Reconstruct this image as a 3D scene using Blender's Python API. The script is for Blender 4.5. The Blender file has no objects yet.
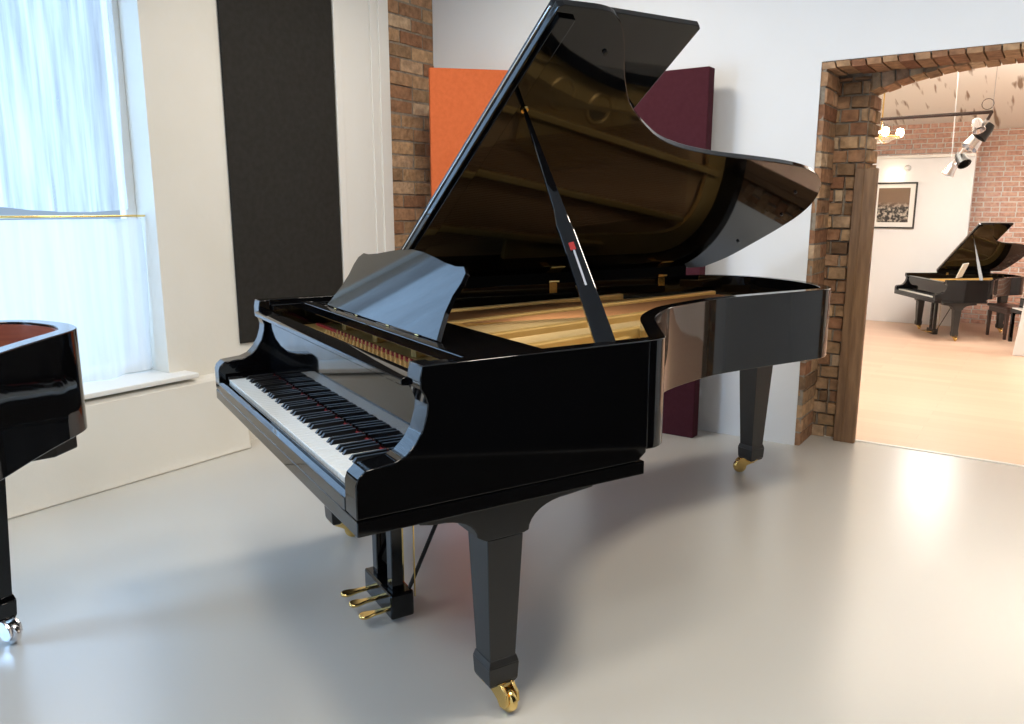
import bpy, bmesh, math, random
from mathutils import Vector, Matrix
random.seed(7)
PI = math.pi
sc = bpy.context.scene
COL = sc.collection

# ------------------------------------------------------------------ materials
def mat(name, base=(.8,.8,.8), rough=.5, metal=0., coat=0., spec=.5, emit=None, estr=0.):
    m = bpy.data.materials.new(name); m.use_nodes = True
    b = m.node_tree.nodes['Principled BSDF']
    b.inputs['Base Color'].default_value = (*base, 1)
    b.inputs['Roughness'].default_value = rough
    b.inputs['Metallic'].default_value = metal
    b.inputs['Coat Weight'].default_value = coat
    b.inputs['Coat Roughness'].default_value = .03
    b.inputs['Specular IOR Level'].default_value = spec
    if emit:
        b.inputs['Emission Color'].default_value = (*emit, 1)
        b.inputs['Emission Strength'].default_value = estr
    return m

def N(m, t, **kw):
    n = m.node_tree.nodes.new(t)
    for k, v in kw.items():
        if k in n.inputs: n.inputs[k].default_value = v
        else: setattr(n, k, v)
    return n
def L(m, a, b): m.node_tree.links.new(a, b)
def bsdf(m): return m.node_tree.nodes['Principled BSDF']

def noisy(m, c1, c2, scale=8., detail=4., stretch=(1,1,1), bump=0., bscale=60., rough=None):
    """two colour noise blend in object space, optional bump"""
    tc = N(m, 'ShaderNodeTexCoord'); mp = N(m, 'ShaderNodeMapping'); mp.inputs['Scale'].default_value = stretch
    L(m, tc.outputs['Object'], mp.inputs[0])
    n = N(m, 'ShaderNodeTexNoise', Scale=scale, Detail=detail); L(m, mp.outputs[0], n.inputs['Vector'])
    r = N(m, 'ShaderNodeValToRGB'); e = r.color_ramp.elements
    e[0].position = .3; e[1].position = .7; e[0].color = (*c1, 1); e[1].color = (*c2, 1)
    L(m, n.outputs['Fac'], r.inputs[0]); L(m, r.outputs[0], bsdf(m).inputs['Base Color'])
    if bump:
        n2 = N(m, 'ShaderNodeTexNoise', Scale=bscale, Detail=5.); L(m, mp.outputs[0], n2.inputs['Vector'])
        bp = N(m, 'ShaderNodeBump', Strength=bump, Distance=.01)
        L(m, n2.outputs['Fac'], bp.inputs['Height']); L(m, bp.outputs[0], bsdf(m).inputs['Normal'])
    return m

M = {}
M['lacquer'] = mat('black_lacquer', (.0025,.0025,.003), .045, spec=.42)
M['satin'] = mat('satin_black', (.018,.017,.016), .38, spec=.45)
M['blackkey'] = mat('black_key', (.008,.008,.009), .3, spec=.4)
M['ivory'] = mat('ivory_key', (.86,.85,.80), .22)
M['brass'] = mat('brass', (.85,.60,.22), .16, 1.)
M['chrome'] = mat('chrome', (.8,.8,.82), .15, 1.)
M['gold'] = noisy(mat('gold_plate', (.7,.43,.12), .36, .35), (.72,.44,.13), (.82,.54,.19), 5, bump=.12, bscale=90)
M['string'] = mat('string_steel', (.62,.44,.20), .4, .6)
M['copper'] = mat('copper_winding', (.55,.27,.12), .35, 1.)
M['redfelt'] = mat('red_felt', (.30,.022,.022), .95)
M['darkport'] = mat('port_shade', (.16,.12,.06), .5)
M['greyfelt'] = mat('grey_felt', (.25,.22,.2), .95)
M['spruce'] = noisy(mat('spruce', (.6,.36,.2), .5), (.66,.39,.17), (.74,.46,.22), 3, stretch=(14,1,1))
M['mahogany'] = noisy(mat('mahogany', (.2,.06,.03), .3), (.16,.035,.018), (.24,.07,.035), 4, stretch=(1,1,14))
M['wall'] = noisy(mat('white_plaster', (.8,.8,.8), .85), (.79,.80,.81), (.82,.83,.84), 1.3, bump=.08, bscale=25)
M['cream'] = noisy(mat('cream_plaster', (.78,.75,.66), .8), (.76,.73,.65), (.80,.77,.70), 2.0, bump=.15, bscale=14)
M['ceilwhite'] = mat('ceiling_white', (.8,.8,.78), .9)
M['trimwhite'] = mat('trim_white', (.82,.81,.77), .45)
M['charcoal'] = noisy(mat('charcoal_fabric', (.03,.028,.025), .9, spec=.15), (.026,.024,.021), (.032,.030,.027), 30, bump=.2, bscale=300)
M['orange'] = noisy(mat('orange_felt', (.8,.2,.05), .95, spec=.1), (.66,.150,.050), (.72,.17,.06), 40, bump=.3, bscale=400)
M['purple'] = noisy(mat('purple_felt', (.09,.015,.03), .95, spec=.1), (.060,.015,.021), (.068,.018,.025), 40, bump=.3, bscale=400)
M['gapshade'] = mat('lid_gap_shade', (.003,.003,.003), .9, spec=.1)  # flat black, shade of the lid gap put into the colour
M['dark_reflection'] = mat('dark_reflection', (.012,.012,.013), .9, spec=.1)  # near-black so that the piano side mirrors darkness
M['mortar'] = noisy(mat('mortar', (.3,.25,.2), .95), (.20,.16,.12), (.34,.29,.23), 30, bump=.5, bscale=80)
M['woodpost'] = noisy(mat('old_oak', (.25,.12,.05), .6), (.15,.075,.032), (.27,.15,.07), 5, stretch=(9,9,.8), bump=.25, bscale=14)
M['paper'] = mat('paper', (.8,.79,.76), .7)
M['frameblack'] = mat('frame_black', (.02,.018,.016), .4)
M['bulb'] = mat('lit_bulb', (1,1,.9), .5, emit=(1,.86,.6), estr=25)
M['glass'] = mat('glass', (.9,.95,.95), .02); bsdf(M['glass']).inputs['Transmission Weight'].default_value = .9
M['plastic'] = mat('white_plastic', (.75,.75,.76), .35)
M['threshold'] = mat('threshold_edge', (.86,.84,.78), .35)
M['darkwood'] = mat('dark_brown_wood', (.045,.02,.015), .3)

def brick_mat(name, cols):
    m = mat(name, rough=.9, spec=.2)
    g = N(m, 'ShaderNodeNewGeometry'); r = N(m, 'ShaderNodeValToRGB')
    cr = r.color_ramp; cr.interpolation = 'LINEAR'
    cr.elements[0].color = (*cols[0], 1); cr.elements[1].color = (*cols[-1], 1)
    for i, c in enumerate(cols[1:-1]):
        e = cr.elements.new((i+1)/(len(cols)-1)); e.color = (*c, 1)
    L(m, g.outputs['Random Per Island'], r.inputs[0])
    tc = N(m, 'ShaderNodeTexCoord')
    n = N(m, 'ShaderNodeTexNoise', Scale=22., Detail=8.); L(m, tc.outputs['Object'], n.inputs['Vector'])
    mx = N(m, 'ShaderNodeMixRGB', blend_type='OVERLAY'); mx.inputs[0].default_value = .75
    L(m, r.outputs[0], mx.inputs[1]); L(m, n.outputs['Fac'], mx.inputs[2])
    L(m, mx.outputs[0], bsdf(m).inputs['Base Color'])
    n2 = N(m, 'ShaderNodeTexNoise', Scale=45., Detail=6.); L(m, tc.outputs['Object'], n2.inputs['Vector'])
    bp = N(m, 'ShaderNodeBump', Strength=.7, Distance=.012)
    L(m, n2.outputs['Fac'], bp.inputs['Height']); L(m, bp.outputs[0], bsdf(m).inputs['Normal'])
    return m
M['brick'] = brick_mat('old_brick', [(.16,.09,.05),(.42,.27,.15),(.30,.16,.09),(.52,.34,.19),(.24,.11,.06),(.40,.22,.12),(.55,.40,.26)])
M['brickred'] = brick_mat('red_brick', [(.56,.33,.25),(.66,.42,.33),(.60,.37,.28),(.70,.48,.39),(.53,.30,.22)])

# glossy painted floor
m = mat('painted_floor', (.62,.60,.55), .2, coat=.3, spec=.6); M['floor'] = m; bsdf(m).inputs['Coat Roughness'].default_value = .24
noisy(m, (.57,.555,.515), (.60,.585,.54), 1.1, detail=1.5)
for n_ in m.node_tree.nodes:
    if n_.type == 'VALTORGB': n_.color_ramp.interpolation = 'EASE'; n_.color_ramp.elements[0].position = .1; n_.color_ramp.elements[1].position = .9
tc = N(m, 'ShaderNodeTexCoord')
n = N(m, 'ShaderNodeTexNoise', Scale=3., Detail=1.5); L(m, tc.outputs['Object'], n.inputs['Vector'])
bsdf(m).inputs['Roughness'].default_value = .27

# wood floor of the far room
m = mat('wood_floor', (.75,.5,.35), .4); M['woodfloor'] = m
tc = N(m, 'ShaderNodeTexCoord'); br = N(m, 'ShaderNodeTexBrick')
br.inputs['Scale'].default_value = 1.; br.inputs['Brick Width'].default_value = 1.6; br.inputs['Row Height'].default_value = .16
br.inputs['Mortar Size'].default_value = .002
br.inputs['Color1'].default_value = (.60,.40,.29,1); br.inputs['Color2'].default_value = (.65,.45,.33,1); br.inputs['Mortar'].default_value = (.5,.34,.24,1)
L(m, tc.outputs['Object'], br.inputs['Vector']); L(m, br.outputs[0], bsdf(m).inputs['Base Color'])

# whitewashed vaulted ceiling of the far room: streaks of bare mortar
m = mat('whitewashed_brick', (.8,.76,.68), .9); M['vault'] = m
tc = N(m, 'ShaderNodeTexCoord'); mp = N(m, 'ShaderNodeMapping'); mp.inputs['Scale'].default_value = (6.5, .8, 1); mp.inputs['Rotation'].default_value = (0,0,.35)
L(m, tc.outputs['Object'], mp.inputs[0])
n = N(m, 'ShaderNodeTexNoise', Scale=1.6, Detail=2.); L(m, mp.outputs[0], n.inputs['Vector'])
r = N(m, 'ShaderNodeValToRGB'); e = r.color_ramp.elements
e[0].position = .30; e[0].color = (.30,.22,.16,1); e[1].position = .40; e[1].color = (.86,.83,.77,1)
L(m, n.outputs['Fac'], r.inputs[0]); L(m, r.outputs[0], bsdf(m).inputs['Base Color'])

def curtain_mat(name, lo, hi, diff):
    # sheer curtain
    m = bpy.data.materials.new(name); m.use_nodes = True; M[name] = m
    nt = m.node_tree; nt.nodes.clear()
    out = nt.nodes.new('ShaderNodeOutputMaterial'); tr = nt.nodes.new('ShaderNodeBsdfTransparent'); tl = nt.nodes.new('ShaderNodeBsdfTranslucent'); df = nt.nodes.new('ShaderNodeBsdfDiffuse')
    tl.inputs[0].default_value = (.86,.88,.9,1); df.inputs[0].default_value = (.86,.87,.86,1)
    m1 = nt.nodes.new('ShaderNodeMixShader'); m1.inputs[0].default_value = diff; m2 = nt.nodes.new('ShaderNodeMixShader')
    nt.links.new(tl.outputs[0], m1.inputs[1]); nt.links.new(df.outputs[0], m1.inputs[2])
    tc = nt.nodes.new('ShaderNodeTexCoord'); mp = nt.nodes.new('ShaderNodeMapping'); mp.inputs['Scale'].default_value = (1, 9, .5)
    nn = nt.nodes.new('ShaderNodeTexNoise'); nn.inputs['Scale'].default_value = 3; nn.inputs['Detail'].default_value = 6
    nt.links.new(tc.outputs['Object'], mp.inputs[0]); nt.links.new(mp.outputs[0], nn.inputs['Vector'])
    mr = nt.nodes.new('ShaderNodeMapRange'); mr.inputs['From Min'].default_value = .3; mr.inputs['From Max'].default_value = .7
    mr.inputs['To Min'].default_value = lo; mr.inputs['To Max'].default_value = hi
    nt.links.new(nn.outputs['Fac'], mr.inputs[0]); nt.links.new(mr.outputs[0], m2.inputs[0])
    nt.links.new(tr.outputs[0], m2.inputs[1]); nt.links.new(m1.outputs[0], m2.inputs[2]); nt.links.new(m2.outputs[0], out.inputs[0])

curtain_mat('dense_sheer', .82, .96, .62)
curtain_mat('thin_sheer', .25, .75, .4)

# ------------------------------------------------------------------ mesh helpers
def V(*a): return Vector(a)
def box(bm, a, b, mtx=None):
    x0,y0,z0 = a; x1,y1,z1 = b
    vs = [bm.verts.new((x,y,z)) for z in (z0,z1) for x,y in ((x0,y0),(x1,y0),(x1,y1),(x0,y1))]
    for f in ((3,2,1,0),(4,5,6,7),(0,1,5,4),(1,2,6,5),(2,3,7,6),(3,0,4,7)): bm.faces.new([vs[i] for i in f])
    if mtx: bmesh.ops.transform(bm, matrix=mtx, verts=vs)
    return vs
def cbox(bm, c, s, mtx=None):
    return box(bm, [c[i]-s[i]/2 for i in range(3)], [c[i]+s[i]/2 for i in range(3)], mtx)
def frust(bm, c0, s0, c1, s1):
    """square-section taper from centre c0 (sizes s0) to c1 (sizes s1), z up"""
    vs = []
    for c, s in ((c0,s0),(c1,s1)):
        vs += [bm.verts.new((c[0]+sx*s[0]/2, c[1]+sy*s[1]/2, c[2])) for sx,sy in ((-1,-1),(1,-1),(1,1),(-1,1))]
    for f in ((3,2,1,0),(4,5,6,7),(0,1,5,4),(1,2,6,5),(2,3,7,6),(3,0,4,7)): bm.faces.new([vs[i] for i in f])
    return vs
def prism(bm, pts, d0, d1, axis='z'):
    """extrude a 2D outline; axis z: pts=(x,y); x: pts=(y,z); y: pts=(x,z)"""
    def mk(p, d):
        return {'z':(p[0],p[1],d), 'x':(d,p[0],p[1]), 'y':(p[0],d,p[1])}[axis]
    a = [bm.verts.new(mk(p, d0)) for p in pts]; b = [bm.verts.new(mk(p, d1)) for p in pts]
    n = len(pts)
    bm.faces.new(a); bm.faces.new(b[::-1])
    for i in range(n): bm.faces.new((a[i], b[i], b[(i+1)%n], a[(i+1)%n]))
    return a+b
def lathe(bm, prof, seg=24, mtx=None):
    """prof = [(r,z)] around z"""
    rings = []
    for r, z in prof:
        if r < 1e-6: rings.append([bm.verts.new((0,0,z))])
        else: rings.append([bm.verts.new((r*math.cos(2*PI*k/seg), r*math.sin(2*PI*k/seg), z)) for k in range(seg)])
    for A, B in zip(rings, rings[1:]):
        for k in range(seg):
            k2 = (k+1) % seg
            if len(A) == 1 and len(B) == 1: continue
            if len(A) == 1: bm.faces.new((A[0], B[k2], B[k]))
            elif len(B) == 1: bm.faces.new((A[k], A[k2], B[0]))
            else: bm.faces.new((A[k], A[k2], B[k2], B[k]))
    vs = [v for r in rings for v in r]
    if mtx: bmesh.ops.transform(bm, matrix=mtx, verts=vs)
    return vs
def tube(bm, pts, r, seg=8):
    pts = [Vector(p) for p in pts]; rings = []
    rr = r if isinstance(r, (list, tuple)) else [r]*len(pts)
    for i, p in enumerate(pts):
        d = (pts[min(i+1,len(pts)-1)]-pts[max(i-1,0)]).normalized()
        up = V(0,0,1) if abs(d.z) < .9 else V(1,0,0)
        a = d.cross(up).normalized(); b = d.cross(a)
        rings.append([bm.verts.new(p + a*rr[i]*math.cos(2*PI*k/seg) + b*rr[i]*math.sin(2*PI*k/seg)) for k in range(seg)])
    for A, B in zip(rings, rings[1:]):
        for k in range(seg): bm.faces.new((A[k], A[(k+1)%seg], B[(k+1)%seg], B[k]))
    bm.faces.new(rings[0]); bm.faces.new(rings[-1][::-1])
def spline(pts, n=6, closed=False):
    out = []; m_ = len(pts)
    rng = range(m_ if closed else m_-1)
    for i in rng:
        if closed: p0,p1,p2,p3 = (Vector(pts[(i+k-1)%m_]) for k in range(4))
        else:
            p1, p2 = Vector(pts[i]), Vector(pts[i+1])
            p0 = Vector(pts[i-1]) if i > 0 else 2*p1-p2
            p3 = Vector(pts[i+2]) if i+2 < m_ else 2*p2-p1
        for k in range(n):
            t = k/n
            out.append(.5*((2*p1)+(p2-p0)*t+(2*p0-5*p1+4*p2-p3)*t*t+(3*p1-p0-3*p2+p3)*t**3))
    if not closed: out.append(Vector(pts[-1]))
    return [tuple(p) for p in out]
def offset(path, d):
    """offset a 2D open path to its left by d"""
    res = []
    for i, p in enumerate(path):
        a = Vector(path[max(i-1,0)]); b = Vector(path[min(i+1,len(path)-1)])
        t = (b-a).normalized(); res.append((p[0]-t.y*d, p[1]+t.x*d))
    return res
def wall_sweep(bm, outer, inner, z0, z1):
    n = len(outer)
    q = [[bm.verts.new((*p, z)) for p in path] for path, z in ((outer,z0),(outer,z1),(inner,z1),(inner,z0))]
    for i in range(n-1):
        for a in range(4):
            b = (a+1) % 4
            bm.faces.new((q[a][i], q[a][i+1], q[b][i+1], q[b][i]))
    bm.faces.new([q[a][0] for a in range(4)]); bm.faces.new([q[a][-1] for a in (3,2,1,0)])
def obj(name, bm, m, parent=None, bev=0., smooth=None, seg=2):
    bmesh.ops.recalc_face_normals(bm, faces=bm.faces)
    me = bpy.data.meshes.new(name); bm.to_mesh(me); bm.free()
    o = bpy.data.objects.new(name, me); COL.objects.link(o)
    me.materials.append(M[m] if isinstance(m, str) else m)
    if bev:
        b = o.modifiers.new('bevel', 'BEVEL'); b.width = bev; b.segments = seg; b.limit_method = 'ANGLE'; b.angle_limit = math.radians(40)
    if smooth:
        for p in me.polygons: p.use_smooth = True
        me.set_sharp_from_angle(angle=math.radians(smooth))
    if parent: o.parent = parent
    return o
def B(): return bmesh.new()
def tag(o, label, cat, group=None, kind=None):
    if label: o['label'] = label
    if cat: o['category'] = cat
    if group: o['group'] = group
    if kind: o['kind'] = kind
    return o
def thing(name, label, cat, loc=(0,0,0), rz=0, group=None, scale=1.):
    o = bpy.data.objects.new(name, None); COL.objects.link(o); o.empty_display_size = .1
    o.location = loc; o.rotation_euler = (0,0,rz); o.scale = (scale,)*3
    return tag(o, label, cat, group)
def struct(name, bm, m, bev=0., smooth=None):
    o = obj(name, bm, m, None, bev, smooth); o['kind'] = 'structure'; return o

def ray(px, py, Y):
    """point at depth Y seen at that place of the photograph"""
    ya, pi_, f = math.radians(34.67130), math.radians(11.15911), 783.303
    fw = V(-math.sin(ya)*math.cos(pi_), math.cos(ya)*math.cos(pi_), -math.sin(pi_)); r = V(math.cos(ya), math.sin(ya), 0); u = r.cross(fw)
    d = fw + r*(px-512)/f - u*(py-362)/f
    return V(0,0,1.393) + d*(Y/d.y)

# ------------------------------------------------------------------ grand piano
W = 1.58
RIM = [(W,.86),(W,.895),(1.560,.935),(1.51,.975),(1.459,1.012),(1.378,1.073),(1.300,1.130),(1.235,1.185),(1.178,1.245),(1.11,1.335),
       (1.055,1.43),(.998,1.60),(.962,1.74),(.948,1.893),(.945,2.141),(.944,2.38),(.938,2.47),(.90,2.54),(.83,2.60),(.727,2.655),
       (.60,2.70),(.453,2.724),(.30,2.715),(.16,2.655),(.06,2.55),(.012,2.42),(0,2.28)]
CHEEK = [(.0,.69),(.0,.772),(.006,.789),(.024,.805),(.06,.809),(.097,.813),(.125,.824),(.150,.848),(.170,.880),(.181,.915),(.184,.94),(.176,.962),(.166,.978),(.166,1.006),(.172,1.034)]
LTH = math.radians(34)

def caster(parent, x, y, ang, m='brass'):
    """trumpet-shaped caster: cup under the leg, two fork arms, wheel with its tyre on the floor"""
    bm = B()
    T = Matrix.Translation((x,y,0)) @ Matrix.Rotation(ang, 4, 'Z')
    lathe(bm, [(0,.092),(.043,.092),(.044,.080),(.036,.070),(.026,.064),(.020,.056),(0,.056)], 24, T)
    for sgn in (-1, 1):
        vs = prism(bm, [(-.036,.086),(.020,.090),(.052,.084),(.074,.062),(.078,.036),(.066,.018),(.046,.018),(.034,.036),(.012,.050),(-.016,.062)], sgn*.019-.005, sgn*.019+.005, 'y')
        bmesh.ops.transform(bm, matrix=T, verts=vs)
    f = obj('caster', bm, m, parent, .0015, 35)
    bm = B()
    lathe(bm, [(0,-.013),(.026,-.013),(.0335,-.008),(.035,0),(.0335,.008),(.026,.013),(0,.013)], 28,
          T @ Matrix.Translation((.054,0,.035)) @ Matrix.Rotation(PI/2, 4, 'X'))
    obj('wheel', bm, m, f, 0, 35)
    return f

def leg(parent, x, y, m='satin', hw=.056, ang=0., bracket=True, cm='brass', top=.724):
    bm = B(); zt = .525 if bracket else top
    if bracket:
        def arc(y0, z0, y1, z1, n=8, bulge=1):
            """quarter-ellipse between two points"""
            out = []
            for i in range(n+1):
                t = i/n*PI/2
                out.append((y0+(y1-y0)*(1-math.cos(t)), z0+(z1-z0)*math.sin(t)) if bulge > 0 else (y0+(y1-y0)*math.sin(t), z0+(z1-z0)*(1-math.cos(t))))
            return out
        pts = [(y-.25,.648),(y-.25,.612),(y-.22,.606)] + arc(y-.20,.604,y-.085,.540,8,-1) + [(y-hw-.004,.525),(y+hw+.004,.525)] + arc(y+.075,.530,y+.20,.604,8,1) + [(y+.29,.612),(y+.29,.648)]
        prism(bm, pts, x-hw, x+hw, 'x')
    frust(bm, (x,y,.155), (.082,.082), (x,y,zt), (2*hw,2*hw))
    frust(bm, (x,y,.140), (.097,.097), (x,y,.160), (.086,.086))
    frust(bm, (x,y,.088), (.092,.092), (x,y,.140), (.097,.097))
    frust(bm, (x,y,.076), (.080,.080), (x,y,.088), (.092,.092))
    o = obj('leg', bm, m, parent, .0025, 25)
    caster(o, x, y, ang, cm)
    return o

def keyboard(parent, x0, x1, y0, y1, detail=True):
    n = 52; p = (x1-x0)/n
    bm = B(); box(bm, (x0,y0+.01,.700), (x1,y1+.02,.716)); 
    kb = obj('keyboard', bm, 'redfelt' if detail else 'ivory', parent)
    if not detail:
        bm = B(); box(bm, (x0,y0,.716), (x1,y1,.742)); obj('white_key', bm, 'ivory', kb)['kind'] = 'stuff'
    wm = None; bmk = None
    for i in range(n):
        if detail:
            if wm is None:
                bm = B(); box(bm, (0,y0,.716), (p-.0012,y1,.740)); o = obj('white_key', bm, 'ivory', kb, .0012); wm = o
            else:
                o = wm.copy(); COL.objects.link(o)
            o.location = (x0+i*p, 0, 0)
    far = B() if not detail else None
    # bass to treble from A: black keys after A, C, D, F, G
    names = 'ABCDEFG'
    for i in range(n-1):
        if names[i % 7] in 'ACDFG':
            cx = x0+(i+1)*p; w = p*.30
            def bk(bm, cx):
                ya = y0+(y1-y0)*.34
                vs = [bm.verts.new(c) for c in ((cx-w,ya,.738),(cx+w,ya,.738),(cx+w,y1,.738),(cx-w,y1,.738),
                      (cx-w*.72,ya+.012,.752),(cx+w*.72,ya+.012,.752),(cx+w*.72,y1,.753),(cx-w*.72,y1,.753))]
                for f in ((3,2,1,0),(4,5,6,7),(0,1,5,4),(1,2,6,5),(2,3,7,6),(3,0,4,7)): bm.faces.new([vs[j] for j in f])
            if detail:
                if bmk is None:
                    bm = B(); bk(bm, 0); o = obj('black_key', bm, 'blackkey', kb, .0012); bmk = o
                else: o = bmk.copy(); COL.objects.link(o)
                o.location = (cx, 0, 0)
            else: bk(far, cx)
    if not detail:
        obj('black_key', far, 'blackkey', kb)['kind'] = 'stuff'
    return kb

def make_grand(name, label, loc, rz, scale=1., detail=True, rim=None, lid=True, spine=2.28, length=2.72, rear=(.44,2.60), plate_on=True, w=W, loc_z=0, inner='lacquer', desk=True, legs_ang=(0,0,0), lm='satin', cm='brass', trans=None):
    t = thing(name, label, 'piano', (loc[0],loc[1],loc_z), rz, None, scale)
    rimp = rim or RIM
    path = spline(rimp, 5)
    path = path + [(0, y) for y in (spine-.3, spine-.9, .9)]
    inn = offset(path, .05)
    yb = rimp[0][1]
    # case: swept rim plus the two straight cheeks with their scrolled arms
    bm = B()
    wall_sweep(bm, path, inn, .72, 1.034)
    def cheek(xo, xt, xn, rear_pts):
        # outer face in one piece; thick scrolled arm in front (xt), thinner side behind (xn)
        P_ = CHEEK + [(.212,1.034)] + rear_pts + [(.212,.69)]; k0 = len(CHEEK)
        ov = [bm.verts.new((xo,*p)) for p in P_]; n_ = len(P_)
        fv = [bm.verts.new((xt,*p)) for p in CHEEK+[(.212,1.034),(.212,.69)]]
        rv = [bm.verts.new((xn,*p)) for p in [(.212,1.034)]+rear_pts+[(.212,.69)]]
        bm.faces.new(ov); bm.faces.new(fv[::-1]); bm.faces.new(rv[::-1]); bm.faces.new((fv[-2],fv[-1],rv[-1],rv[0]))
        for i in range(k0): bm.faces.new((ov[i], fv[i], fv[i+1], ov[i+1]))
        for i in range(len(rv)-1): bm.faces.new((ov[k0+i], rv[i], rv[i+1], ov[k0+i+1]))
        bm.faces.new((ov[-1], fv[-1], fv[0], ov[0]))
    cheek(w, w-.075, w-.05, [(yb,1.034),(yb,.712),(yb-.03,.69)])
    cheek(0, .075, .05, [(.9,1.034),(.9,.70),(.85,.69)])
    case = obj('rim', bm, 'lacquer', t, .003, 25)
    # key bed with its lower moulding, beams under the soundboard
    bm = B(); prism(bm, [(.0,.648),(.0,.6875),(.855,.6875),(.855,.648)], 0, w, 'x')
    box(bm, (.06,.62,.66), (w-.12,.86,.72))
    obj('keybed', bm, 'lacquer', t, .003)
    for a, b_ in (((.1,.86),(.45,length-.2)),((.75,.86),(.55,length-.25))):
        bm = B()
        d = Vector((b_[0]-a[0], b_[1]-a[1])); nrm = Vector((-d.y, d.x)).normalized()*.035
        prism(bm, [(a[0]+nrm.x,a[1]+nrm.y),(b_[0]+nrm.x,b_[1]+nrm.y),(b_[0]-nrm.x,b_[1]-nrm.y),(a[0]-nrm.x,a[1]-nrm.y)], .73, .80)
        obj('beam', bm, 'satin', t)
    # soundboard closing the case
    bm = B(); poly = [(p[0],p[1]) for p in inn if p[1] > .88] + [(.05,.45),(w-.05,.45),(w-.05,yb)]
    prism(bm, poly, .862, .872)
    sb = obj('soundboard', bm, 'spruce' if inner == 'lacquer' else inner, t)
    if inner != 'lacquer':   # veneered inner rim liner
        bm = B(); i2 = offset(inn, .006); wall_sweep(bm, inn, i2, .872, 1.026); obj('inner_rim', bm, inner, t, 0, 30)
    # key slip, key blocks, keys
    bm = B(); prism(bm, [(-.002,.69),(-.002,.722),(.010,.732),(.028,.730),(.028,.69)], .0755, w-.0755, 'x'); obj('key_slip', bm, 'lacquer', t, .002)
    for xa, xb in ((.0755,.106),(w-.106,w-.0755)):
        bm = B(); box(bm, (xa,.030,.70), (xb,.195,.752)); obj('key_block', bm, 'lacquer', t, .004)
    keyboard(t, .108, w-.108, .032, .194, detail)
    # fallboard: near vertical, rolled lip on top
    bm = B(); prism(bm, [(.198,.742),(.199,.970),(.152,.975),(.150,.978),(.150,.990),(.165,.996),(.209,.996),(.209,.742)], .0755, w-.0755, 'x')
    obj('fallboard', bm, 'lacquer', t, .002, 25)
    bm = B(); box(bm, (.108,.1905,.7415), (w-.108,.1975,.7450)); obj('felt_strip', bm, 'redfelt', t)
    if plate_on:
        # cast iron plate, gold, with struts, round ports and rails
        bm = B(); zp = .935
        inn2 = [(p[0],p[1]) for p in offset(inn, .004) if p[1] > .88]
        inn3 = [(p[0],p[1]) for p in offset(inn, .13) if p[1] > .88]
        k = min(len(inn2), len(inn3)); 
        # border band following the rim
        io = [p for p in offset(inn,.004)]; ii = [p for p in offset(inn,.12)]
        wall_sweep(bm, io[:-1], ii[:-1], .905, .930)
        # front web (pin block field)
        prism(bm, [(.056,.215),(w-.056,.215),(w-.056,.60),(1.30,.66),(.9,.60),(.45,.50),(.056,.46)], .912, .925)
        # treble web beside the bend
        prism(bm, [(w-.056,.60),(w-.056,.86),(1.50,.93),(1.36,1.03),(1.20,1.15),(1.05,1.33),(.88,1.45),(.92,1.2),(1.05,.95),(1.30,.66)], .909, .924)
        pl = obj('iron_plate', bm, 'gold', t, .003)
        if detail:
            # rear web with two round ports
            bm = B()
            cs = [(.852,1.51,.062),(.800,1.735,.062)]
            outer = [(.99,1.33),(.94,1.5),(.905,1.7),(.88,1.9),(.70,1.97),(.55,1.90),(.50,1.55),(.62,1.33)]
            prism(bm, outer, .908, .922)
            obj('plate_web', bm, 'gold', pl, .003)
            for cx, cy, r in cs:
                bm = B(); lathe(bm, [(r-.008,.922),(r-.004,.932),(r+.004,.936),(r+.012,.932),(r+.016,.922)], 32, Matrix.Translation((cx,cy,0)))
                ring = obj('port_ring', bm, 'gold', pl, 0, 40)
                bm = B(); lathe(bm, [(0,.9235),(r-.008,.9235)], 32, Matrix.Translation((cx,cy,0))); obj('port', bm, 'darkport', ring)
            bm = B(); vs = lathe(bm, [(0,.928),(.020,.927),(.026,.9225),(.026,.922),(0,.922)], 24, Matrix.Translation((.915,1.72,0)) @ Matrix.Diagonal((.8,1.2,1,1)))
            obj('emblem', bm, 'brass', pl, 0, 40)
        # struts fanning from the front to the tail
        for a, b_ in (((.30,.43),(.12,1.95)),((.62,.43),(.26,2.45)),((.95,.43),(.52,2.60)),((1.20,.44),(.80,2.40)),((1.40,.45),(1.18,1.12))) if detail else (((.62,.43),(.26,1.6)),((.95,.43),(.5,1.7))):
            bm = B(); d = Vector((b_[0]-a[0], b_[1]-a[1])); nr = Vector((-d.y, d.x)).normalized()
            w0 = .016
            prism(bm, [(a[0]+nr.x*w0,a[1]+nr.y*w0),(b_[0]+nr.x*w0,b_[1]+nr.y*w0),(b_[0]-nr.x*w0,b_[1]-nr.y*w0),(a[0]-nr.x*w0,a[1]-nr.y*w0)], .925, .968)
            obj('plate_strut', bm, 'gold', pl, .006)
        if detail:
            # strings, treble straight and bass crossing over, tuning pins, dampers
            bm = B()
            def wire(a, b_, r):
                a = Vector(a); b_ = Vector(b_); d = (b_-a).normalized(); s = d.cross(V(0,0,1))*r; u = V(0,0,r)
                q = [bm.verts.new(p+o_) for p in (a,b_) for o_ in (s, u, -s)]
                bm.faces.new((q[0],q[1],q[4],q[3])); bm.faces.new((q[1],q[2],q[5],q[4])); bm.faces.new((q[2],q[0],q[3],q[5]))
            bm_t = bm
            for i in range(120):
                f = i/119
                x0_ = w-.12-f*1.02; y0_ = .56-.08*f
                xe = w-.16-.95*f; ye = min(.82+1.75*f**.8, 2.55)
                # keep the ends inside the bend
                for (qx, qy) in inn:
                    if abs(qy-ye) < .06 and qx > .4: xe = min(xe, qx-.10)
                wire((x0_,y0_,.945), (xe,ye,.934), .0011)
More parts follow.
